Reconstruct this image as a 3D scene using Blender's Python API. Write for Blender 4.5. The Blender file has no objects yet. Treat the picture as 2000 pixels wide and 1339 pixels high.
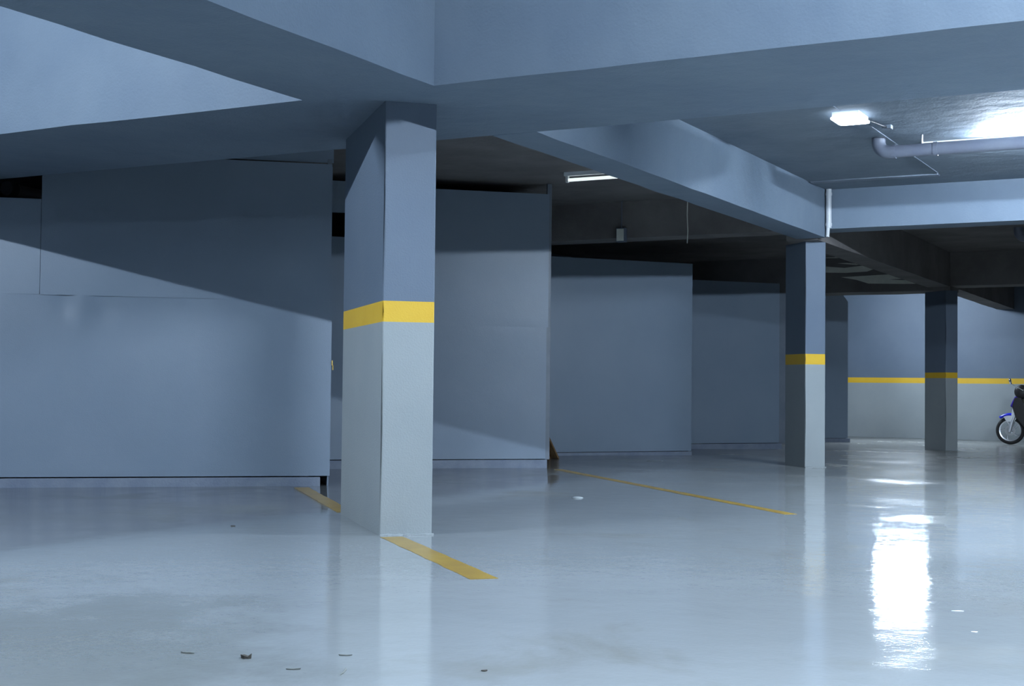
import bpy, bmesh, math, random
from mathutils import Vector, Matrix, noise as mnoise
random.seed(7)
scene = bpy.context.scene
COL = scene.collection
PI = math.pi

# ------------------------------------------------------------------ camera
YAW, PITCH, ROLL = math.radians(28.25), math.atan(82.5 / 2680.0), 0.0105
F0 = Vector((-math.sin(YAW), math.cos(YAW), 0)); R0 = Vector((math.cos(YAW), math.sin(YAW), 0)); Z = Vector((0, 0, 1))
FW = F0 * math.cos(PITCH) + Z * math.sin(PITCH)
U0 = -F0 * math.sin(PITCH) + Z * math.cos(PITCH)
RT = R0 * math.cos(ROLL) + U0 * math.sin(ROLL)
UP = U0 * math.cos(ROLL) - R0 * math.sin(ROLL)
cam = bpy.data.cameras.new('camera'); camo = bpy.data.objects.new('camera', cam); COL.objects.link(camo)
m = Matrix((RT, UP, -FW)).transposed().to_4x4(); m.translation = (0, 0, 1.0)
camo.matrix_world = m
cam.sensor_width = 36.0; cam.lens = 2680.0 / 2000.0 * 36.0; cam.clip_start = .05; cam.clip_end = 200
scene.camera = camo

# ------------------------------------------------------------------ world, exposure
w = bpy.data.worlds.new('world'); scene.world = w; w.use_nodes = True
w.node_tree.nodes['Background'].inputs[0].default_value = (.004, .006, .01, 1)
w.node_tree.nodes['Background'].inputs[1].default_value = 1.0
vs = scene.view_settings
vs.view_transform = 'Standard'; vs.look = 'None'; vs.gamma = 1.0; vs.use_curve_mapping = False
vs.exposure = 0.0
LIGHT = (.71, .845, 1.0)          # cool white tubes
STR_A, STR_B, STR_2, STR_E, STR_4, STR_1, STR_3 = 3350, 2450, 880, 5200, 330, 11, .9

# ------------------------------------------------------------------ materials
def mat(name):
    mt = bpy.data.materials.new(name); mt.use_nodes = True
    return mt, mt.node_tree.nodes, mt.node_tree.links, mt.node_tree.nodes['Principled BSDF']
def plain(name, col, rough=.5, metal=0, emit=None, strength=0, spec=.5, coat=0):
    mt, n, l, b = mat(name)
    b.inputs['Base Color'].default_value = (*col, 1); b.inputs['Roughness'].default_value = rough
    b.inputs['Metallic'].default_value = metal; b.inputs['Specular IOR Level'].default_value = spec
    b.inputs['Coat Weight'].default_value = coat
    if emit: b.inputs['Emission Color'].default_value = (*emit, 1); b.inputs['Emission Strength'].default_value = strength
    return mt
def painted(name, c1, c2, rough=.5, nscale=1.5, bump=.02, bscale=140, spec=.4, low=0):
    """painted surface: slow mottling between two close tones, orange-peel relief"""
    mt, n, l, b = mat(name)
    tc = n.new('ShaderNodeTexCoord'); ge = n.new('ShaderNodeNewGeometry')
    no = n.new('ShaderNodeTexNoise'); no.inputs['Scale'].default_value = nscale; no.inputs['Detail'].default_value = 6; no.inputs['Roughness'].default_value = .6
    l.new(ge.outputs['Position'], no.inputs['Vector'])
    mr = n.new('ShaderNodeMapRange'); mr.inputs[1].default_value = .35; mr.inputs[2].default_value = .68
    l.new(no.outputs['Fac'], mr.inputs[0])
    mx = n.new('ShaderNodeMix'); mx.data_type = 'RGBA'
    mx.inputs[6].default_value = (*c1, 1); mx.inputs[7].default_value = (*c2, 1)
    l.new(mr.outputs[0], mx.inputs[0]); l.new(mx.outputs[2], b.inputs['Base Color'])
    b.inputs['Roughness'].default_value = rough; b.inputs['Specular IOR Level'].default_value = spec
    n2 = n.new('ShaderNodeTexNoise'); n2.inputs['Scale'].default_value = bscale; n2.inputs['Detail'].default_value = 3
    l.new(ge.outputs['Position'], n2.inputs['Vector'])
    bp = n.new('ShaderNodeBump'); bp.inputs['Strength'].default_value = .35; bp.inputs['Distance'].default_value = bump
    l.new(n2.outputs['Fac'], bp.inputs['Height'])
    if low:
        n3 = n.new('ShaderNodeTexNoise'); n3.inputs['Scale'].default_value = 3.5; n3.inputs['Detail'].default_value = 4
        l.new(ge.outputs['Position'], n3.inputs['Vector'])
        b2 = n.new('ShaderNodeBump'); b2.inputs['Strength'].default_value = .5; b2.inputs['Distance'].default_value = low
        l.new(n3.outputs['Fac'], b2.inputs['Height']); l.new(b2.outputs[0], bp.inputs['Normal'])
    l.new(bp.outputs[0], b.inputs['Normal'])
    return mt
M = {}
M['upper'] = painted('blue_grey_wall_paint', (0.103, 0.136, 0.184), (0.117, 0.150, 0.196), .55, 1.2, .006, 90, .35)
M['beam'] = painted('blue_grey_beam_paint', (0.120, 0.158, 0.208), (0.144, 0.184, 0.232), .6, 1.1, .008, 60, .3, low=.03)
M['lower'] = painted('light_grey_wall_paint', (0.257, 0.288, 0.300), (0.282, 0.311, 0.319), .5, 1.6, .006, 90, .4)
M['yellow'] = painted('yellow_band_paint', (0.605, 0.370, 0.020), (0.638, 0.403, 0.027), .5, 3, .005, 90, .4)
M['ceiling'] = painted('grey_ceiling_paint', (0.108, 0.137, 0.173), (0.151, 0.180, 0.212), .7, .9, .01, 45, .25, low=.04)
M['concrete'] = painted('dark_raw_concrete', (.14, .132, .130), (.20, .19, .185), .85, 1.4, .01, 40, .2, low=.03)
M['sheet'] = painted('blue_grey_sheet_paint', (0.138, 0.182, 0.240), (0.156, 0.200, 0.258), .42, 1.0, .003, 120, .5, low=.006)
M['plinth'] = painted('blue_grey_plinth_paint', (0.118, 0.146, 0.205), (0.167, 0.198, 0.248), .5, 6, .006, 60, .4)
M['frame'] = painted('grey_steel_frame_paint', (0.105, 0.130, 0.167), (0.136, 0.161, 0.198), .5, 4, .003, 80, .5)
M['line'] = painted('mustard_floor_paint', (0.285, 0.177, 0.031), (0.384, 0.260, 0.043), .3, 5, .002, 80, .5)
M['pale'] = painted('pale_matte', (.62, .64, .57), (.74, .75, .67), .8, 6, .01, 40, .2)
M['wood'] = painted('raw_brown_wood', (.09, .055, .025), (.16, .10, .048), .8, 12, .01, 60, .2)
M['pvc'] = painted('grey_painted_pvc', (.105, .118, .155), (.13, .145, .18), .4, 3, .002, 60, .5)
M['white_pvc'] = painted('white_pvc', (.44, .46, .48), (.38, .40, .43), .35, 9, .002, 60, .5)
M['housing'] = plain('white_lamp_housing', (.75, .78, .80), .4)
M['dark_metal'] = plain('dark_metal', (.03, .03, .035), .5, .3)
M['steel'] = plain('steel', (.55, .56, .58), .3, 1)
M['brass'] = plain('brass', (.55, .38, .12), .35, 1)
M['tyre'] = plain('tyre_rubber', (.012, .012, .013), .75)
M['alloy'] = plain('alloy_rim', (.62, .64, .68), .35, .7)
M['blue'] = plain('blue_gloss_plastic', (.02, .03, .60), .2, coat=.6)
M['violet'] = plain('violet_blue_gloss_plastic', (.045, .025, .32), .25, coat=.5)
M['white'] = plain('white_gloss_plastic', (.80, .82, .86), .25)
M['black'] = plain('black_plastic', (.012, .011, .013), .45)
M['seat'] = plain('black_vinyl', (.015, .014, .015), .6)
M['chrome'] = plain('chrome', (.8, .8, .82), .12, 1)
M['red'] = plain('red_lens', (.45, .01, .01), .2)
M['leaf'] = plain('dry_leaf', (.055, .05, .042), .8)
M['leaf2'] = plain('grey_scrap', (.14, .15, .14), .8)
M['fleck'] = plain('white_paint_fleck', (.80, .83, .85), .4)
M['glint_gloss'] = plain('light_glint_gloss', (.45, .50, .52), .04, 0, coat=1)  # for the added dome that makes the floor glint
M['mirrorglass'] = plain('mirror_glass', (.8, .82, .85), .05, 1)
def emissive(name, s, c=LIGHT): return plain(name, (.9, .9, .9), .4, emit=c, strength=s)

def floor_material():
    mt, n, l, b = mat('grey_epoxy_floor')
    ge = n.new('ShaderNodeNewGeometry')
    def noise(sc, det=5, rg=.55, vec=None, dist=0):
        x = n.new('ShaderNodeTexNoise'); x.inputs['Scale'].default_value = sc; x.inputs['Detail'].default_value = det
        x.inputs['Roughness'].default_value = rg; x.inputs['Distortion'].default_value = dist
        l.new(vec or ge.outputs['Position'], x.inputs['Vector']); return x.outputs['Fac']
    def ramp(v, a, c):
        x = n.new('ShaderNodeMapRange'); x.interpolation_type = 'SMOOTHSTEP'
        x.inputs[1].default_value = a; x.inputs[2].default_value = c; l.new(v, x.inputs[0]); return x.outputs[0]
    def mixc(fac, a, c):
        x = n.new('ShaderNodeMix'); x.data_type = 'RGBA'; l.new(fac, x.inputs[0])
        for i, v in ((6, a), (7, c)):
            if isinstance(v, tuple): x.inputs[i].default_value = (*v, 1)
            else: l.new(v, x.inputs[i])
        return x.outputs[2]
    def mul(a, c):
        x = n.new('ShaderNodeMath'); x.operation = 'MULTIPLY'
        for i, v in ((0, a), (1, c)):
            if isinstance(v, (int, float)): x.inputs[i].default_value = v
            else: l.new(v, x.inputs[i])
        return x.outputs[0]
    base = mixc(ramp(noise(.55, 6, .6), .35, .68), (0.257, 0.282, 0.294), (0.288, 0.313, 0.326))
    # worn, dusty concrete showing where the coating is thin (irregular patches)
    dust = ramp(noise(.75, 7, .62, dist=.4), .53, .70)
    base = mixc(mul(dust, .75), base, (0.205, 0.214, 0.202))
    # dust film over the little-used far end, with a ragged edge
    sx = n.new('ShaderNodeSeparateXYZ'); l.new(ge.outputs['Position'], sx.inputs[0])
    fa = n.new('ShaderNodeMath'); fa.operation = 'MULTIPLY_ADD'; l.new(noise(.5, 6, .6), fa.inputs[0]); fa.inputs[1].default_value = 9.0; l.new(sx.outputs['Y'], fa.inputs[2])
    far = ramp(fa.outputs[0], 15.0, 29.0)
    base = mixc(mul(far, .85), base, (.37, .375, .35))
    # one worn patch near the front left with a shape of its own
    sp = n.new('ShaderNodeVectorMath'); sp.operation = 'SUBTRACT'; l.new(ge.outputs['Position'], sp.inputs[0]); sp.inputs[1].default_value = (-4.35, 3.35, 0)
    ln = n.new('ShaderNodeVectorMath'); ln.operation = 'LENGTH'; l.new(sp.outputs[0], ln.inputs[0])
    nz = noise(1.3, 6, .65); ad = n.new('ShaderNodeMath'); ad.operation = 'MULTIPLY_ADD'; l.new(nz, ad.inputs[0]); ad.inputs[1].default_value = -2.6; l.new(ln.outputs['Value'], ad.inputs[2])
    st = ramp(ad.outputs[0], .55, -.45)
    base = mixc(mul(st, .8), base, (0.158, 0.171, 0.164))
    # small dark scuffs
    sc = n.new('ShaderNodeMapping'); sc.inputs['Scale'].default_value = (2.2, 7, 1); sc.inputs['Rotation'].default_value = (0, 0, .5); l.new(ge.outputs['Position'], sc.inputs[0])
    sk = ramp(noise(2.2, 4, .7, sc.outputs[0]), .70, .76)
    base = mixc(mul(sk, .5), base, (0.118, 0.124, 0.124))
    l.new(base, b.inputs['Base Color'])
    rg = n.new('ShaderNodeMapRange'); rg.inputs[3].default_value = .055; rg.inputs[4].default_value = .115
    l.new(ramp(noise(.9, 5, .6), .3, .75), rg.inputs[0])
    ra = n.new('ShaderNodeMath'); ra.operation = 'MULTIPLY_ADD'
    fr = n.new('ShaderNodeMath'); fr.operation = 'MULTIPLY_ADD'; l.new(far, fr.inputs[0]); fr.inputs[1].default_value = .10; l.new(mul(dust, .12), fr.inputs[2])
    l.new(fr.outputs[0], ra.inputs[0]); ra.inputs[1].default_value = 1; l.new(rg.outputs[0], ra.inputs[2])
    l.new(ra.outputs[0], b.inputs['Roughness'])
    b.inputs['Specular IOR Level'].default_value = .4
    bp = n.new('ShaderNodeBump'); bp.inputs['Strength'].default_value = .4; bp.inputs['Distance'].default_value = .006
    l.new(noise(4.5, 3, .5), bp.inputs['Height'])
    b2 = n.new('ShaderNodeBump'); b2.inputs['Strength'].default_value = .25; b2.inputs['Distance'].default_value = .002
    l.new(noise(38, 2, .5), b2.inputs['Height']); l.new(bp.outputs[0], b2.inputs['Normal'])
    l.new(b2.outputs[0], b.inputs['Normal'])
    return mt
M['floor'] = floor_material()

# ------------------------------------------------------------------ helpers
WL = {}
def V(*a): return Vector(a)
def build(name, bm, material, parent=None, smooth=False, origin=None):
    """bmesh in world coordinates -> one mesh object with its origin at its base centre"""
    bmesh.ops.recalc_face_normals(bm, faces=bm.faces)
    if origin is None:
        xs = [v.co for v in bm.verts]
        origin = V((min(c.x for c in xs) + max(c.x for c in xs)) / 2, (min(c.y for c in xs) + max(c.y for c in xs)) / 2, min(c.z for c in xs))
    for v in bm.verts: v.co -= origin
    me = bpy.data.meshes.new(name); bm.to_mesh(me); bm.free()
    o = bpy.data.objects.new(name, me); COL.objects.link(o)
    me.materials.append(M[material] if isinstance(material, str) else material)
    if smooth:
        for pl in me.polygons: pl.use_smooth = True
    WL[o.name] = origin.copy()
    if parent: o.parent = parent; o.location = origin - WL[parent.name]
    else: o.location = origin
    return o
def thing(name, loc, label, cat, group=None):
    o = bpy.data.objects.new(name, None); COL.objects.link(o); o.location = loc; o.empty_display_size = .1
    WL[o.name] = Vector(loc); tag(o, label, cat, group); return o
def tag(o, label, cat, group=None):
    o['label'] = label; o['category'] = cat
    if group: o['group'] = group
    return o
def structure(o, label=None):
    o['kind'] = 'structure'
    if label: o['label'] = label
    return o
def add_box(bm, o, a, b, c, bevel=0):
    """box from corner o spanned by vectors a, b, c"""
    vs_ = [bm.verts.new(o + a * i + b * j + c * k) for k in (0, 1) for j in (0, 1) for i in (0, 1)]
    fs = [(0, 1, 3, 2), (4, 5, 7, 6), (0, 1, 5, 4), (2, 3, 7, 6), (0, 2, 6, 4), (1, 3, 7, 5)]
    ff = [bm.faces.new([vs_[i] for i in f]) for f in fs]
    if bevel:
        es = list({e for f in ff for e in f.edges})
        bmesh.ops.bevel(bm, geom=es, offset=bevel, segments=2, affect='EDGES', profile=.5)
    return bm
def bx(x0, x1, y0, y1, z0, z1, bevel=0, bm=None):
    bm = bm or bmesh.new()
    return add_box(bm, V(x0, y0, z0), V(x1 - x0, 0, 0), V(0, y1 - y0, 0), V(0, 0, z1 - z0), bevel)
def tube(bm, pts, r, seg=12, cap=True, radii=None):
    pts = [Vector(p) for p in pts]; rings = []
    t0 = (pts[1] - pts[0]).normalized()
    nrm = t0.orthogonal().normalized()
    for i, p in enumerate(pts):
        t = (pts[min(i + 1, len(pts) - 1)] - pts[max(i - 1, 0)]).normalized()
        nrm = (nrm - t * nrm.dot(t)).normalized(); bn = t.cross(nrm)
        rr = radii[i] if radii else r
        rings.append([bm.verts.new(p + (nrm * math.cos(2 * PI * k / seg) + bn * math.sin(2 * PI * k / seg)) * rr) for k in range(seg)])
    for a, b in zip(rings, rings[1:]):
        for k in range(seg): bm.faces.new((a[k], a[(k + 1) % seg], b[(k + 1) % seg], b[k]))
    if cap:
        for r_ in (rings[0], rings[-1]): bm.faces.new([bm.verts.new(v.co) for v in r_])
    return bm
def lathe(bm, c, axis, prof, seg=32):
    """prof: list of (radius, offset along axis), closed ring profile if first==last"""
    c = Vector(c); axis = Vector(axis).normalized(); u = axis.orthogonal().normalized(); v = axis.cross(u)
    rings = []
    closed = prof[0] == prof[-1]
    pr = prof[:-1] if closed else prof
    for r, h in pr:
        rings.append([bm.verts.new(c + axis * h + (u * math.cos(2 * PI * k / seg) + v * math.sin(2 * PI * k / seg)) * max(r, 1e-4)) for k in range(seg)])
    prs = list(zip(rings, rings[1:] + ([rings[0]] if closed else [])))
    for a, b in prs[:len(rings) if closed else len(rings) - 1]:
        for k in range(seg): bm.faces.new((a[k], a[(k + 1) % seg], b[(k + 1) % seg], b[k]))
    if not closed:
        bm.faces.new(rings[0]); bm.faces.new(rings[-1])
    return bm
def prism(bm, poly, d):
    """extrude a 3-D polygon (list of Vectors) by vector d"""
    a = [bm.verts.new(p) for p in poly]; b = [bm.verts.new(p + d) for p in poly]
    bm.faces.new(a); bm.faces.new(b)
    for i in range(len(a)):
        j = (i + 1) % len(a); bm.faces.new((a[i], a[j], b[j], b[i]))
    return bm
Q = V(math.cos(PI / 4), math.sin(PI / 4), 0); P = V(-math.sin(PI / 4), math.cos(PI / 4), 0)
def floor_z(y):
    if y < 18: return 0.0
    if y < 26: return -.1 * (y - 18) / 8
    return -.1 - .045 * min(1, (y - 26) / 7)

# ------------------------------------------------------------------ the setting
ZC = 3.48
XL, XR, YF, YB = -11.5, 13.0, -9.0, 33.0
bm = bmesh.new()
ys = [YF, 0, 6, 12, 18, 20, 22, 24, 26, 29.5, YB]; xs = [XL, -6, 0, XR]
g = [[bm.verts.new((x, y, floor_z(y))) for x in xs] for y in ys]
for j in range(len(ys) - 1):
    for i in range(len(xs) - 1): bm.faces.new((g[j][i], g[j][i + 1], g[j + 1][i + 1], g[j + 1][i]))
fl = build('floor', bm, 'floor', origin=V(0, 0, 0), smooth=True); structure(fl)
so = fl.modifiers.new('slab', 'SOLIDIFY'); so.thickness = .25; so.offset = -1
ZH = 4.70                                            # the front aisle is higher
structure(build('ceiling', bx(XL - .2, XR + .2, YF - .2, 7.33, ZH, ZH + .25), 'ceiling'))
structure(build('ceiling', bx(-4.83, XR + .2, 9.0, 17.1, ZC, ZC + .25), 'ceiling'))
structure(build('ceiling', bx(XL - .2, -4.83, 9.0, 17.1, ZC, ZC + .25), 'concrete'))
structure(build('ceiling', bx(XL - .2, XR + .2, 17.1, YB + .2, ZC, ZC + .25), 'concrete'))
def wall(name, x0, x1, y0, y1, face, band=True, zb=(1.15, 1.275)):
    wl = structure(build(name, bx(x0, x1, y0, y1, -.3, ZH), 'upper'))
    t = .004
    fx = {'back': (x0, x1, y0 - t, y0), 'front': (x0, x1, y1, y1 + t), 'left': (x1, x1 + t, y0, y1), 'right': (x0 - t, x0, y0, y1)}[face]
    build('lower_paint', bx(*fx, -.2 if face == 'back' else 0, zb[0]), 'lower', wl)
    build('yellow_band', bx(*fx, zb[0], zb[1]), 'yellow', wl)
    return wl
wall('wall_back', XL - .2, XR + .2, YB, YB + .2, 'back')
wall('wall_left', XL - .2, XL, YF, YB, 'left', zb=(1.31, 1.44))
wall('wall_right', XR, XR + .2, YF, YB, 'right', zb=(1.31, 1.44))
wall('wall_front', XL - .2, XR + .2, YF - .2, YF, 'front', zb=(1.31, 1.44))

# ------------------------------------------------------------------ beams
def beam(label, x0, x1, y0, y1, zb, material='beam', ztop=ZC, group='concrete ceiling beams'):
    """long box cast a little unevenly: the arrises wander by a few millimetres"""
    bm = bmesh.new(); along_x = (x1 - x0) > (y1 - y0)
    L = (x1 - x0) if along_x else (y1 - y0); n = max(4, int(L / .35))
    rings = []
    for i in range(n + 1):
        t = i / n; ring = []
        j = lambda k: mnoise.noise(V(t * L * 1.7, k * 7.3, x0 + y0)) * .007 if 0 < i < n else 0
        for k, (s, z) in enumerate(((0, zb), (1, zb), (1, ztop), (0, ztop))):
            dz = j(k) if k < 2 else 0; ds = j(k + 9)
            if along_x: ring.append(bm.verts.new((x0 + t * L, (y0 if s == 0 else y1) + ds, z + dz)))
            else: ring.append(bm.verts.new(((x0 if s == 0 else x1) + ds, y0 + t * L, z + dz)))
        rings.append(ring)
    for a, b in zip(rings, rings[1:]):
        for k in range(4): bm.faces.new((a[k], a[(k + 1) % 4], b[(k + 1) % 4], b[k]))
    bm.faces.new(rings[0]); bm.faces.new(rings[-1])
    return tag(build('ceiling_beam', bm, material), label, 'beam', group)
X1F, X1B = 7.33, 9.0
beam('very wide blue-grey beam crossing the picture above the nearest pillar', XL, XR, X1F, X1B, 2.88, ztop=ZH + .1)
beam('wide blue-grey beam at upper left running from the viewer to the nearest pillar', -5.54, -4.515, YF, X1F, 2.88, ztop=ZH)
beam('blue-grey beam running away from nearest pillar to the middle pillar', -5.02, -4.645, X1B, 16.89, 2.88)
beam('lit blue-grey cross beam right of the middle pillar below the drain pipe', -4.75, XR, 16.89, 17.35, 2.99)
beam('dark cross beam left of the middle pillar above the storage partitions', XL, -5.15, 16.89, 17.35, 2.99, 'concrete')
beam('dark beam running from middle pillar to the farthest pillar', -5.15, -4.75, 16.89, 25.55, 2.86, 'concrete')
beam('dark cross beam left of farthest pillar with pale patches', XL, -4.75, 25.55, 26.35, 2.80, 'concrete')
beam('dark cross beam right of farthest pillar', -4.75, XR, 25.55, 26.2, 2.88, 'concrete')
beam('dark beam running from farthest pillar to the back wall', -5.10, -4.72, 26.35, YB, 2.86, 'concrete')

# ------------------------------------------------------------------ pillars
def pillar(near, wq, lp, z0, ztop, b0, b1, label):
    near = V(*near, z0); t = thing('pillar', near + Q * wq / 2 + P * lp / 2, label, 'pillar', 'banded concrete pillars')
    def seg(name, a, b, m_):
        bm = bmesh.new(); add_box(bm, near + V(0, 0, a - z0), Q * wq, P * lp, V(0, 0, b - a))
        vert = [e for e in bm.edges if abs(e.verts[0].co.z - e.verts[1].co.z) > .01]
        bmesh.ops.bevel(bm, geom=vert, offset=.008, segments=2, affect='EDGES', profile=.5)
        return build(name, bm, m_, t)
    seg('lower_shaft', z0, b0, 'lower'); seg('yellow_band', b0, b1, 'yellow'); seg('upper_shaft', b1, ztop, 'upper')
    # ragged bead of filler where the pillar meets the floor
    bm = bmesh.new(); n = 14
    pts = [near + Q * (wq + .01) * i / n - P * (.004 + .006 * random.random()) + V(0, 0, .003) for i in range(n + 1)]
    tube(bm, pts, .008, 6, radii=[.004 + .008 * random.random() for _ in pts])
    build('floor_filler', bm, 'lower', t)
    return t
pillar((-5.05, 7.586), .352, 1.53, 0, 2.88, 1.412, 1.551, 'nearest large grey pillar with a yellow band, in the left half')
pillar((-4.94, 17.03), .285, .53, 0, 2.86, 1.303, 1.436, 'middle slim pillar with yellow band under the beam junction')
pillar((-4.831, 25.57), .25, .66, -.1, 2.80, 1.212, 1.314, 'farthest pillar, dark against the bright back wall')

# ------------------------------------------------------------------ storage partitions in a sawtooth row
def partition(name_label, base, ang, sheets, plinth, side, posts=(), floor=0.0, seed=0, dents=()):
    a = math.radians(ang); d = V(math.cos(a), math.sin(a), 0); nn = V(-math.sin(a), math.cos(a), 0)
    base = V(*base, 0); t = thing('storage_partition', base + V(0, 0, floor), name_label, 'partition', 'sheet metal storage partitions')
    def sheet(s0, s1, z0, z1, off=0, cut=0, nm='sheet_panel'):
        bm = bmesh.new(); nx = max(2, int((s1 - s0) / .06)); nz = max(2, int((z1 - z0) / .06))
        gr = []
        for j in range(nz + 1):
            row = []
            for i in range(nx + 1):
                s = s0 + (s1 - s0) * i / nx; z = z0 + (z1 - z0) * j / nz
                # cut: broken top right corner
                if cut:
                    lim = z1 - cut * max(0, (s - (s1 - cut)) / cut) ** 1.4; z = min(z, lim)
                ed = min(1, min(s - s0, s1 - s) / .2) * min(1, min(z - z0, z1 - z) / .12); ed = max(0, ed)
                bk = mnoise.noise(V(s * .9, z * 1.1, seed + 3.1 * z0)) * .010 * ed
                for (ds, dz, rs, rz, h) in dents:
                    if z0 <= dz <= z1 + .001 or abs(dz - z1) < .1:
                        bk += h * math.exp(-((s - ds) / rs) ** 2 - ((z - dz) / rz) ** 2)
                row.append(bm.verts.new(base + d * s + nn * (off + bk) + V(0, 0, z)))
            gr.append(row)
        for j in range(nz):
            for i in range(nx): bm.faces.new((gr[j][i], gr[j][i + 1], gr[j + 1][i + 1], gr[j + 1][i]))
        loop = gr[0] + [r_[-1] for r_ in gr[1:]] + gr[-1][-2::-1] + [r_[0] for r_ in gr[-2:0:-1]]
        fr = [bm.verts.new(v.co) for v in loop]; bk_ = [bm.verts.new(v.co + nn * .004) for v in loop]
        for i in range(len(fr)):
            j = (i + 1) % len(fr); bm.faces.new((fr[i], fr[j], bk_[j], bk_[i])).smooth = False
        o = build(nm, bm, 'sheet', t)
        for pl in o.data.polygons: pl.use_smooth = pl.index < nx * nz
        return o
    for sh in sheets: sheet(*sh)
    s0, s1, z1 = plinth
    bm = bmesh.new(); add_box(bm, base + d * s0 - nn * .012 + V(0, 0, floor - .03), d * (s1 - s0), nn * .10, V(0, 0, z1 - floor + .03), .004)
    build('plinth', bm, 'plinth', t)
    s_end, length, ztop = side
    bm = bmesh.new(); add_box(bm, base + d * (s_end - .02) + nn * .03 + V(0, 0, floor - .02), d * .012, nn * length, V(0, 0, ztop - floor))
    build('side_panel', bm, 'sheet', t)
    for (p0, p1, z0, zt, off) in posts:
        bm = bmesh.new(); add_box(bm, base + d * p0 + nn * off + V(0, 0, z0), d * (p1 - p0), nn * .04, V(0, 0, zt - z0), .003)
        build('frame_post', bm, 'frame', t)
    return t, d, nn
p1, d1, n1 = partition('largest storage partition at far left with a stepped top', (-7.986, 10.938), 41,
    [(-4.6, .092, .098, 1.808), (-2.634, .075, 1.803, 3.15, -.005), (-4.6, -2.638, 1.806, 2.70, -.003), (-2.634, .09, 3.165, 3.46, .015)],
    (-4.6, 0, .086), (.09, 2.45, 3.15), [(.03, .075, 0.1, 3.2, .012)], seed=1,
    dents=[(-2.42, 1.74, .07, .16, .016), (-2.25, 1.76, .05, .22, -.012), (-2.05, 1.70, .08, .2, .010)])
p2, d2, n2 = partition('tall storage partition directly behind the nearest pillar', (-7.549, 14.979), 43,
    [(-3.0, -.02, .108, 1.716), (-2.45, .0, 1.712, 3.345, -.004), (-3.0, -2.455, 1.714, 2.725, -.004), (-3.0, -2.455, 3.01, 3.385, -.004)],
    (-3.0, 0, .098), (0, 2.9, 3.33), [(-.022, .036, 0.1, 3.475, .012)], seed=2,
    dents=[(-.55, 2.2, .5, .25, .012)])
partition('mid-height storage partition right of the leaning wood board', (-7.354, 19.384), 52,
    [(-3.1, 0, .05, 1.646), (-3.1, 0, 1.642, 2.85, -.004)], (-3.1, .005, .042), (0, 2.5, 2.84), [(-.05, -.005, .04, 2.83, .012)], floor=-.02, seed=3)
partition('shadowed storage partition just left of the middle pillar', (-7.204, 23.417), 50,
    [(-2.9, -.06, .045, 2.83)], (-2.9, -.01, .036), (-.06, 2.6, 2.82), [(-.058, .075, .04, 2.67, .004)], floor=-.07, seed=4)
partition('farthest storage partition right of middle pillar with broken top corner', (-7.341, 28.597), 45,
    [(-2.8, -.052, -.025, 1.572), (-2.8, -.056, 1.568, 2.975, -.004, .16)], (-2.8, .0, -.032), (-.056, 2.0, 2.8), [], floor=-.115, seed=5)
# latch on the edge of the big partition
bm = bmesh.new(); b0 = V(-7.986, 10.938, 0) + d1 * .094 + n1 * -.012
add_box(bm, b0 + V(0, 0, 1.175), d1 * .012, n1 * .025, V(0, 0, .05), .003); tube(bm, [b0 + d1 * .014 + n1 * .012 + V(0, 0, 1.18), b0 + d1 * .014 + n1 * .012 + V(0, 0, 1.13)], .006, 8)
build('latch', bm, 'brass', p1)['label'] = 'small brass latch'

# ------------------------------------------------------------------ floor markings
def floor_line(a, b, wdt, label):
    a = V(*a, 0); b = V(*b, 0); t = (b - a).normalized(); s = V(-t.y, t.x, 0); L = (b - a).length; n = max(4, int(L / .12))
    bm = bmesh.new(); rows = []
    for i in range(n + 1):
        c = a + t * L * i / n
        rows.append([bm.verts.new(c + s * (wdt / 2 + random.uniform(-.004, .004)) + V(0, 0, .002)), bm.verts.new(c - s * (wdt / 2 + random.uniform(-.004, .004)) + V(0, 0, .002))])
    for r, q_ in zip(rows, rows[1:]): bm.faces.new((r[0], r[1], q_[1], q_[0]))
    r = bmesh.ops.extrude_face_region(bm, geom=list(bm.faces))
    for v in r['geom']:
        if isinstance(v, bmesh.types.BMVert): v.co.z = .0002
    return tag(build('parking_line', bm, 'line'), label, 'marking', 'yellow parking lines')
floor_line((-8.00, 10.66), (-6.20, 8.83), .135, 'short yellow floor line between the big partition and nearest pillar')
floor_line((-4.945, 7.57), (-3.48, 6.205), .15, 'yellow floor line running forward from the nearest pillar')
floor_line((-7.30, 14.78), (-3.208, 10.678), .105, 'long thin yellow floor line right of the nearest pillar')

# ------------------------------------------------------------------ lamps
def tube_lamp(x0, x1, y, z, strength, label, hang=0, group='ceiling tube lamps', color=LIGHT, r=.02, x_left=None):
    t = thing('tube_lamp', V((x0 + x1) / 2, y, z - .03), label, 'lamp', group)
    build('housing', bx((x_left or x0 - .04), x1 + .04, y - .032, y + .032, z + .045, z + .10, .006), 'housing', t)
    for xx in (x0, x1):
        build('lamp_holder', bx(xx - .02, xx + .012, y - .022, y + .022, z - .03, z + .05, .005), 'housing', t)
    bm = bmesh.new(); tube(bm, [(x0 + .01, y, z), (x1 - .01, y, z)], r, 10)
    build('glowing_tube', bm, emissive('tube_light_%g' % strength, strength, color), t, smooth=False)
    if hang:
        for xx in (x0 + .2, x1 - .2):
            bm = bmesh.new(); tube(bm, [(xx, y, z + .1), (xx, y, hang)], .006, 8); build('hanger_rod', bm, 'steel', t)
    return t
tube_lamp(0.0, 1.8, 2.98, 4.4, STR_A, 'lit hanging tube lamp over the front aisle, right of the nearest pillar', hang=ZH)
tube_lamp(-8.3, -6.8, 2.41, 4.6, STR_B, 'lit ceiling tube lamp over the front aisle, left of nearest pillar')
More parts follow.
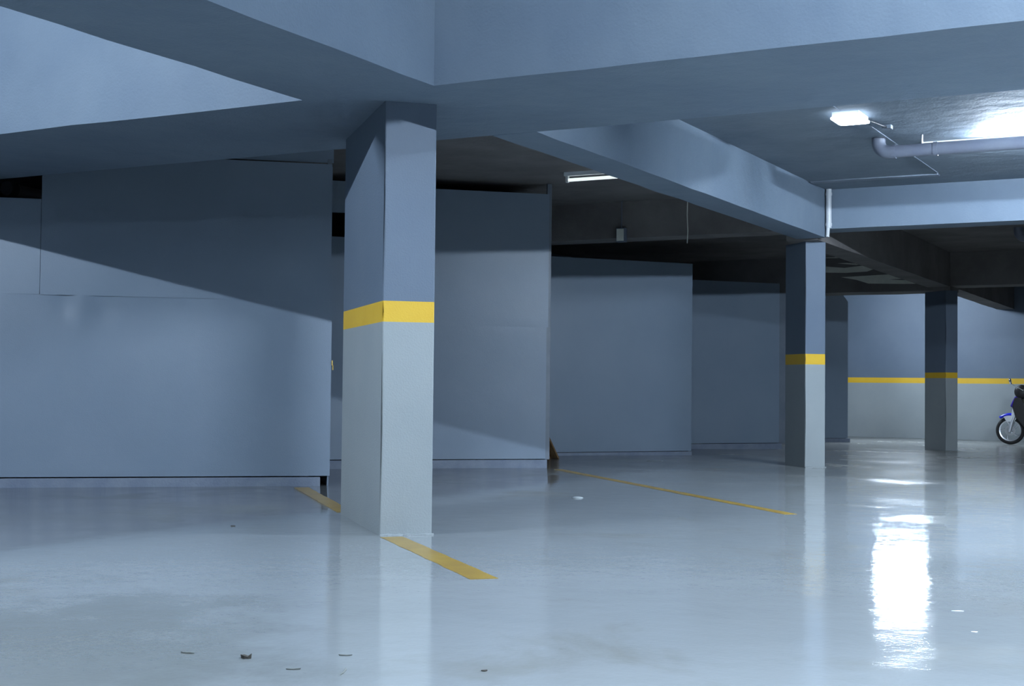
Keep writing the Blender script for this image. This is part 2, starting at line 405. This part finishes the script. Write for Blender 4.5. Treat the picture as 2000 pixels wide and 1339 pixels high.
tube_lamp(-2.3, -.9, 14.02, ZC - .10, STR_2, 'bright tube lamp on ceiling behind the horizontal drain pipe', x_left=-2.88)
tube_lamp(.1, 1.3, 10.6, ZC - .17, STR_E, 'added unseen tube lamp behind the wide beam, brightening the partitions', hang=ZC)  # unseen lamp added to brighten the storage partitions
tube_lamp(-7.09, -5.82, 30.0, 3.14, STR_4, 'tube lamp hung before the back wall, behind the far beam', hang=ZC, r=.055)
tube_lamp(-6.97, -5.80, 14.3, ZC - .09, STR_3, 'faint tube lamp on the dark ceiling above the tall partition', color=(.9, 1.0, .95))
l2 = [o for o in COL.objects if o.get('label', '').startswith('bright tube lamp on ceiling behind')][0]
build('frosted_end_cover', bx(-2.87, -2.34, 13.955, 14.02, ZC - .085, ZC - .045, .004), emissive('frosted_cover', 1.1, (.80, .9, 1.0)), l2)
t = thing('panel_lamp', V(-3.17, 12.33, 3.425), 'small glowing rectangular lamp on ceiling near the pipe elbow', 'lamp')
bm = bx(-3.29, -3.05, 12.15, 12.50, 3.435, ZC); build('housing', bm, 'housing', t)
bm = bmesh.new(); add_box(bm, V(-3.31, 12.13, 3.422), V(.28, 0, 0), V(0, .39, 0), V(0, 0, .013))
bmesh.ops.bevel(bm, geom=[e for e in bm.edges if abs(e.verts[0].co.z - e.verts[1].co.z) > .01], offset=.05, segments=3, affect='EDGES', profile=.5)
build('diffuser', bm, emissive('panel_light', STR_1), t)
t = thing('junction_box', V(-3.0, 12.95, 3.44), 'small dark junction box on ceiling beside glowing rectangular lamp', 'junction box')
build('box_body', bx(-3.03, -2.94, 12.92, 13.0, 3.44, ZC, .006), 'frame', t)
bm = bmesh.new(); tube(bm, [(-2.985, 12.92, 3.455), (-3.04, 12.70, 3.462), (-3.06, 12.53, 3.455)], .008, 8); build('cable', bm, 'dark_metal', t)

# ------------------------------------------------------------------ pipes
def drain_pipe(x0, x1, y, z, r, label):
    t = thing('drain_pipe', V(x0, y, z), label, 'pipe', 'ceiling drain pipes')
    pts = [(x0, y, ZC)]; R = .10; cz = z
    pts += [(x0, y, z + R)] + [(x0 + R - R * math.cos(k * PI / 12), y, z + R - R * math.sin(k * PI / 12)) for k in range(1, 7)]
    bm = bmesh.new(); tube(bm, pts + [(x0 + R + .03, y, z)], r, 20); build('elbow', bm, 'pvc', t, smooth=True)
    bm = bmesh.new(); tube(bm, [(x0 + R + .02, y, z), (x1, y, z)], r * .93, 20); build('pipe_run', bm, 'pvc', t, smooth=True)
    for xx in (x0 + R + .05, x0 + .55, x0 + 2.2):
        bm = bmesh.new(); tube(bm, [(xx - .02, y, z), (xx + .02, y, z)], r * 1.04, 20); c = build('collar', bm, 'pvc', t, smooth=False)
    for xx in (x0 + .42, x0 + 2.0):
        bm = bmesh.new(); tube(bm, [(xx, y, z + r * .9), (xx, y, ZC)], .010, 8); build('hanger', bm, 'steel', t)
    return t
drain_pipe(-3.215, XR, 13.60, 3.335, .066, 'grey drain pipe with elbow in front of the bright tube lamp')
drain_pipe(-3.08, XR, 22.0, 3.33, .075, 'dark drain pipe with elbow beyond the lit cross beam at right')
t = thing('wall_pipe', V(-10.86, 9.6, 2.83), 'round pipe end showing above the low corner of the big partition', 'pipe')
bm = bmesh.new(); tube(bm, [(-10.86, 9.62, 2.90), (-11.4, 11.4, 2.93)], .062, 20); build('pipe_run', bm, 'white_pvc', t, smooth=True)
bm = bmesh.new(); tube(bm, [(-10.845, 9.56, 2.90), (-10.875, 9.68, 2.90)], .07, 20); build('end_cap', bm, 'pvc', t)
t = thing('downpipe', V(-4.60, 16.845, 2.88), 'pale vertical pipe in the corner where two beams meet above middle pillar', 'pipe')
bm = bmesh.new(); tube(bm, [(-4.598, 16.845, 2.995), (-4.598, 16.845, ZC)], .036, 14); build('pipe_run', bm, 'white_pvc', t, smooth=True)
bm = bmesh.new(); tube(bm, [(-4.612, 16.845, 2.885), (-4.604, 16.845, 3.01)], .024, 12); build('pipe_tail', bm, 'white_pvc', t, smooth=True)
for zz in (3.02, 3.40):
    bm = bmesh.new(); tube(bm, [(-4.598, 16.845, zz), (-4.598, 16.845, zz + .035)], .042, 14); build('collar', bm, 'white_pvc', t)
# conduits on the ceiling
bm = bmesh.new(); tube(bm, [(-3.20, 9.0, ZC - .012), (-3.20, 12.1, ZC - .004)], .005, 8)
tag(build('conduit', bm, 'ceiling'), 'thin conduit on ceiling leading to the glowing rectangular lamp', 'conduit')
bm = bmesh.new(); tube(bm, [(-3.12, 12.54, ZC - .012), (-3.12, 16.05, ZC - .004)], .005, 8)
tag(build('conduit', bm, 'ceiling'), 'thin conduit on ceiling crossing above the pipe elbow', 'conduit')
tag(build('ceiling_batten', bx(-4.62, -3.13, 16.10, 16.22, ZC - .018, ZC, .004), 'frame'), 'flat pale batten on the ceiling before the lit cross beam', 'batten')
# things in the dark bay above the partitions
t = thing('hanging_box', V(-7.40, 16.85, 2.89), 'small pale box on the dark cross beam above the partitions', 'box')
build('box_body', bx(-7.465, -7.335, 16.80, 16.885, 2.93, 3.12, .006), 'plinth', t)
build('box_lid', bx(-7.45, -7.35, 16.79, 16.80, 2.945, 3.105), 'pale', t)
bm = bmesh.new(); tube(bm, [(-7.40, 16.84, 3.12), (-7.40, 16.84, ZC)], .010, 8); build('conduit', bm, 'pvc', t)
bm = bmesh.new(); tube(bm, [(-6.33, 16.5, ZC), (-6.335, 16.5, 3.2), (-6.325, 16.5, 3.0), (-6.333, 16.5, 2.84)], .007, 6)
tag(build('hanging_cable', bm, 'pale'), 'thin pale cable hanging from the dark ceiling left of middle pillar', 'cable')
# thin raised pale patches on the face of the far cross beam
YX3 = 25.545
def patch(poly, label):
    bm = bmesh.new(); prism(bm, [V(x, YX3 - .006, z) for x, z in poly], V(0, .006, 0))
    tag(build('pale_patch', bm, 'pale'), label, 'patch', 'pale patches on far beam')

patch([(-7.048, 3.474), (-6.695, 3.468), (-6.707, 3.449), (-7.023, 3.455)], 'thin topmost pale streak on far beam beside middle pillar')
patch([(-6.644, 3.418), (-6.445, 3.461), (-6.271, 3.472), (-5.903, 3.325), (-5.988, 3.318), (-6.172, 3.365), (-6.445, 3.386)], 'upper curved pale patch on the far dark beam')
patch([(-6.807, 3.352), (-6.619, 3.355), (-6.345, 3.321), (-6.444, 3.309)], 'thin pale streak under the upper curved patch')
patch([(-7.022, 3.299), (-6.669, 3.263), (-6.37, 3.29), (-6.025, 3.304), (-5.806, 3.285), (-5.672, 3.225), (-5.745, 3.209), (-6.147, 3.215), (-6.246, 3.181), (-6.643, 3.168), (-7.022, 3.185)], 'wide middle pale patch on the far dark beam')
patch([(-6.731, 3.089), (-6.123, 3.109), (-5.48, 3.128), (-5.205, 3.028), (-5.539, 3.031), (-5.854, 3.024), (-5.599, 3.005), (-5.016, 2.987), (-5.028, 2.932), (-5.539, 2.933), (-6.221, 2.957), (-6.444, 3.031)], 'largest lowest pale patch on far dark beam near farthest pillar')

# ------------------------------------------------------------------ leaning wood
t = thing('wood_board', V(-8.40, 16.93, 0), 'brown wooden boards leaning behind right edge of the tall partition', 'board')
def board(p, q_, wv, th, nm='board'):
    bm = bmesh.new(); p = V(*p); q_ = V(*q_); add_box(bm, p, q_ - p, V(*wv), V(*th), .004); return build(nm, bm, 'wood', t)
board((-8.36, 16.98, 0), (-8.79, 16.72, 1.05), (-.13, .02, 0), (-.01, -.025, 0))
board((-8.45, 16.90, 0), (-8.78, 16.68, .62), (-.12, .02, 0), (-.01, -.025, 0))
board((-8.60, 16.80, 0), (-8.50, 16.88, .30), (-.05, .06, 0), (-.03, -.02, 0))

# ------------------------------------------------------------------ motorbike by the back wall, facing left
def motorbike(hx, hy):
    z0 = floor_z(hy); rw = .292
    t = thing('motorbike', V(hx + .6, hy, z0), 'blue and black motorbike parked by the back wall at right edge', 'motorbike')
    def at(x, y, z): return V(hx + x, hy + y, z0 + z)
    AX = V(0, 1, 0)
    def wheel(x, nm):
        c = at(x, 0, rw)
        bm = bmesh.new(); n = 10
        prof = [(rw - .042 + .042 * math.cos(k * 2 * PI / n), .042 * math.sin(k * 2 * PI / n)) for k in range(n)]; lathe(bm, c, AX, prof + [prof[0]], 40)
        wh = build(nm, bm, 'tyre', t, smooth=True)
        bm = bmesh.new(); lathe(bm, c, AX, [(.222, -.03), (.222, .03), (.198, .024), (.198, -.024), (.222, -.03)], 40); build('rim', bm, 'alloy', wh)
        bm = bmesh.new(); lathe(bm, c, AX, [(.04, -.05), (.04, .05)], 16); build('hub', bm, 'alloy', wh)
        bm = bmesh.new(); lathe(bm, c + V(0, -.04, 0), AX, [(.11, -.003), (.11, .003), (.06, .003), (.06, -.003), (.11, -.003)], 28); build('brake_disc', bm, 'steel', wh)
        for k in range(5):
            a0 = k * 2 * PI / 5 + .3; pts = []
            for i in range(5):
                a = a0 + .10 * i; r = .035 + .17 * i / 4
                pts.append(c + V(math.cos(a) * r, 0, math.sin(a) * r))
            bm = bmesh.new(); tube(bm, pts, .016, 8, radii=[.022, .018, .015, .015, .02]); build('spoke', bm, 'alloy', wh, smooth=True)
    wheel(0, 'front_wheel'); wheel(1.24, 'rear_wheel')
    # front mudguard: arc shell, blue top and white flank
    def arc_shell(c, r, a0, a1, half, mat_, nm, lip=.03, n=14, th=.006):
        bm = bmesh.new(); rows = []
        for i in range(n + 1):
            a = a0 + (a1 - a0) * i / n; row = []
            for s, dr in ((-half, -lip), (-half * .75, 0), (0, .01), (half * .75, 0), (half, -lip)):
                row.append(bm.verts.new(c + V(math.cos(a) * (r + dr), s, math.sin(a) * (r + dr))))
            rows.append(row)
        for a, b in zip(rows, rows[1:]):
            for k in range(4): bm.faces.new((a[k], a[k + 1], b[k + 1], b[k]))
        o = build(nm, bm, mat_, t, smooth=True); md = o.modifiers.new('th', 'SOLIDIFY'); md.thickness = th; return o
    c = at(0, 0, rw)
    mg = arc_shell(c, rw + .065, math.radians(60), math.radians(128), .07, 'blue', 'front_mudguard', .05)
    bm = bmesh.new()
    poly = []
    for k in range(9): a = math.radians(62 + 52 * k / 8); poly.append(c + V(math.cos(a) * (rw + .02), -.072, math.sin(a) * (rw + .02)))
    for k in range(9): a = math.radians(108 - 40 * k / 8); poly.append(c + V(math.cos(a) * (rw - .105), -.072, math.sin(a) * (rw - .105)))
    prism(bm, poly, V(0, .008, 0)); build('mudguard_flank', bm, 'white', t)
    bm = bmesh.new(); prism(bm, [p + V(0, .136, 0) for p in poly], V(0, .008, 0)); build('mudguard_flank', bm, 'white', t)
    for s in (-.085, .085):
        bm = bmesh.new(); tube(bm, [at(-.005, s, rw - .03), at(.03, s, .42), at(.10, s, .62), at(.20, s, .92)], .026, 12, radii=[.034, .034, .026, .024]); build('fork_leg', bm, 'alloy', t, smooth=True)
    # blocks shaped as side-view outlines with width
    def slab(poly, half, mat_, nm, bev=.02, y=0):
        bm = bmesh.new(); prism(bm, [at(x, y - half, z) for x, z in poly], V(0, 2 * half, 0))
        bmesh.ops.bevel(bm, geom=list(bm.edges), offset=bev, segments=3, affect='EDGES', profile=.5, clamp_overlap=True)
        return build(nm, bm, mat_, t, smooth=False)
    slab([(.005, .80), (.10, 1.0), (.17, 1.02), (.20, .86), (.10, .74)], .11, 'violet', 'front_fairing')
    slab([(.03, .60), (.055, .76), (.10, .76), (.085, .60)], .09, 'white', 'fairing_chin', .012)
    slab([(.10, .98), (.24, .98), (.36, .62), (.62, .34), (.60, .26), (.34, .30), (.13, .56), (.06, .78)], .17, 'black', 'leg_shield')
    slab([(.30, .40), (.95, .38), (1.05, .30), (.95, .20), (.40, .18)], .13, 'black', 'engine_block')
    slab([(.62, .42), (.70, .68), (1.30, .80), (1.55, .84), (1.50, .70), (1.05, .48)], .13, 'violet', 'tail_fairing')
    slab([(.60, .70), (.68, .78), (1.05, .76), (1.40, .86), (1.48, .82), (1.30, .74), (.70, .68)], .14, 'seat', 'seat', .025)
    bm = bmesh.new(); lathe(bm, at(.235, -.0, 1.10), V(0, 1, 0), [(.02, -.15), (.11, -.145), (.145, -.10), (.15, 0), (.145, .10), (.11, .145), (.02, .15)], 24); build('headlamp_cowl', bm, 'black', t, smooth=True)
    bm = bmesh.new(); lathe(bm, at(.115, 0, 1.08), V(-1, 0, .1), [(.085, -.05), (.085, 0), (.06, .02), (.01, .03)], 20); build('headlamp_lens', bm, 'chrome', t, smooth=True)
    bm = bmesh.new(); tube(bm, [at(.36, -.34, 1.12), at(.30, -.22, 1.14), at(.26, 0, 1.10), at(.30, .22, 1.14), at(.36, .34, 1.12)], .014, 10); build('handlebar', bm, 'black', t, smooth=True)
    for s in (-1, 1):
        bm = bmesh.new(); tube(bm, [at(.36, s * .34, 1.12), at(.40, s * .46, 1.11)], .02, 12); build('grip', bm, 'tyre', t, smooth=True)
    # mirrors: near one on a short stalk turned forward, far one raised
    for s, dx, dz in ((-1, .02, 1.34), (1, .27, 1.585)):
        bm = bmesh.new(); tube(bm, [at(.29, s * .24, 1.13), at(dx + .09, s * .28, (1.13 + dz) / 2), at(dx + .03, s * .30, dz - .06)], .007, 8); ms = build('mirror_stalk', bm, 'steel', t, smooth=True)
        bm = bmesh.new(); lathe(bm, at(dx + .03, s * .32, dz - .02), V(1, 0, .25), [(.01, -.03), (.05, -.025), (.065, 0), (.06, .012)], 18); build('mirror', bm, 'mirrorglass' if s < 0 else 'black', t, smooth=True)
    bm = bmesh.new(); tube(bm, [at(.62, -.12, .24), at(.95, -.17, .22), at(1.15, -.19, .30), at(1.62, -.19, .42)], .03, 14, radii=[.022, .024, .05, .05]); build('exhaust', bm, 'chrome', t, smooth=True)
    arc_shell(at(1.24, 0, rw), rw + .06, math.radians(20), math.radians(120), .07, 'black', 'rear_mudguard', .03)
    bm = bmesh.new(); tube(bm, [at(.70, .09, .34), at(1.24, .09, rw)], .028, 10); build('swing_arm', bm, 'steel', t, smooth=True)
    slab([(1.52, .74), (1.58, .74), (1.58, .83), (1.53, .83)], .09, 'red', 'tail_lamp', .01)
    bm = bmesh.new(); tube(bm, [at(.72, -.13, .22), at(.80, -.26, .004)], .011, 8); build('side_stand', bm, 'steel', t)
    return t
motorbike(-4.41, 30.30)

# ------------------------------------------------------------------ scraps on the floor
def scrap(x, y, sx, sy, rot, mat_, label, h=.004, curl=.01, cat='litter', nm='floor_scrap'):
    bm = bmesh.new(); n = 9; c_, s_ = math.cos(rot), math.sin(rot); top = []; bot = []
    for k in range(n):
        a = 2 * PI * k / n; r = 1 + random.uniform(-.3, .25); px, py = math.cos(a) * sx * r, math.sin(a) * sy * r
        zz = h + curl * abs(math.cos(a)) * random.random()
        top.append(bm.verts.new((x + px * c_ - py * s_, y + px * s_ + py * c_, zz)))
        bot.append(bm.verts.new((x + (px * c_ - py * s_) * .9, y + (px * s_ + py * c_) * .9, .0005)))
    ct = bm.verts.new((x, y, h + .002)); bm.faces.new(bot)
    for k in range(n):
        j = (k + 1) % n; bm.faces.new((top[k], top[j], ct)); bm.faces.new((top[k], top[j], bot[j], bot[k]))
    tag(build(nm, bm, mat_), label, cat, 'scraps on the floor')
scrap(-3.209, 3.967, .022, .014, .6, 'leaf', 'curled dark leaf scrap on the floor at lower left', .005, .02)
scrap(-2.951, 3.892, .030, .006, .5, 'leaf2', 'thin dark sliver on floor right of the curled leaf scrap', .003, .003)
scrap(-2.77, 3.95, .05, .004, 2.0, 'leaf2', 'thin slanting dark twig on the floor at bottom edge', .003, .003)
scrap(-2.932, 4.19, .025, .006, .6, 'leaf2', 'small grey sliver on floor below the front yellow line', .003, .003)
scrap(-3.458, 3.927, .028, .005, .2, 'leaf2', 'faint grey sliver on floor at far lower left', .003, .002)
scrap(-2.364, 4.217, .014, .008, .6, 'leaf', 'tiny dark speck on floor at bottom centre', .003, .003)
scrap(-1.164, 6.462, .028, .010, .5, 'fleck', 'white paint fleck on floor right of the bright reflection', .002, .001, 'paint fleck', 'paint_fleck')
scrap(-1.007, 5.939, .016, .012, .2, 'fleck', 'smaller white paint fleck nearest the right edge', .002, .001, 'paint fleck', 'paint_fleck')
scrap(-6.237, 7.532, .02, .012, .9, 'leaf', 'tiny dark speck on floor left of nearest pillar', .003, .003)

# glossy dome added to make a lamp glint on the floor
t = thing('glint_spot', V(-5.293, 11.119, 0), 'small added glossy dome standing in for a floor glint right of nearest pillar', 'glint')
bm = bmesh.new(); lathe(bm, (-5.293, 11.119, .0005), V(0, 0, 1), [(.055, 0), (.05, .006), (.04, .011), (.022, .015), (.002, .017)], 24)
build('glint_dome', bm, 'glint_gloss', t, smooth=True)
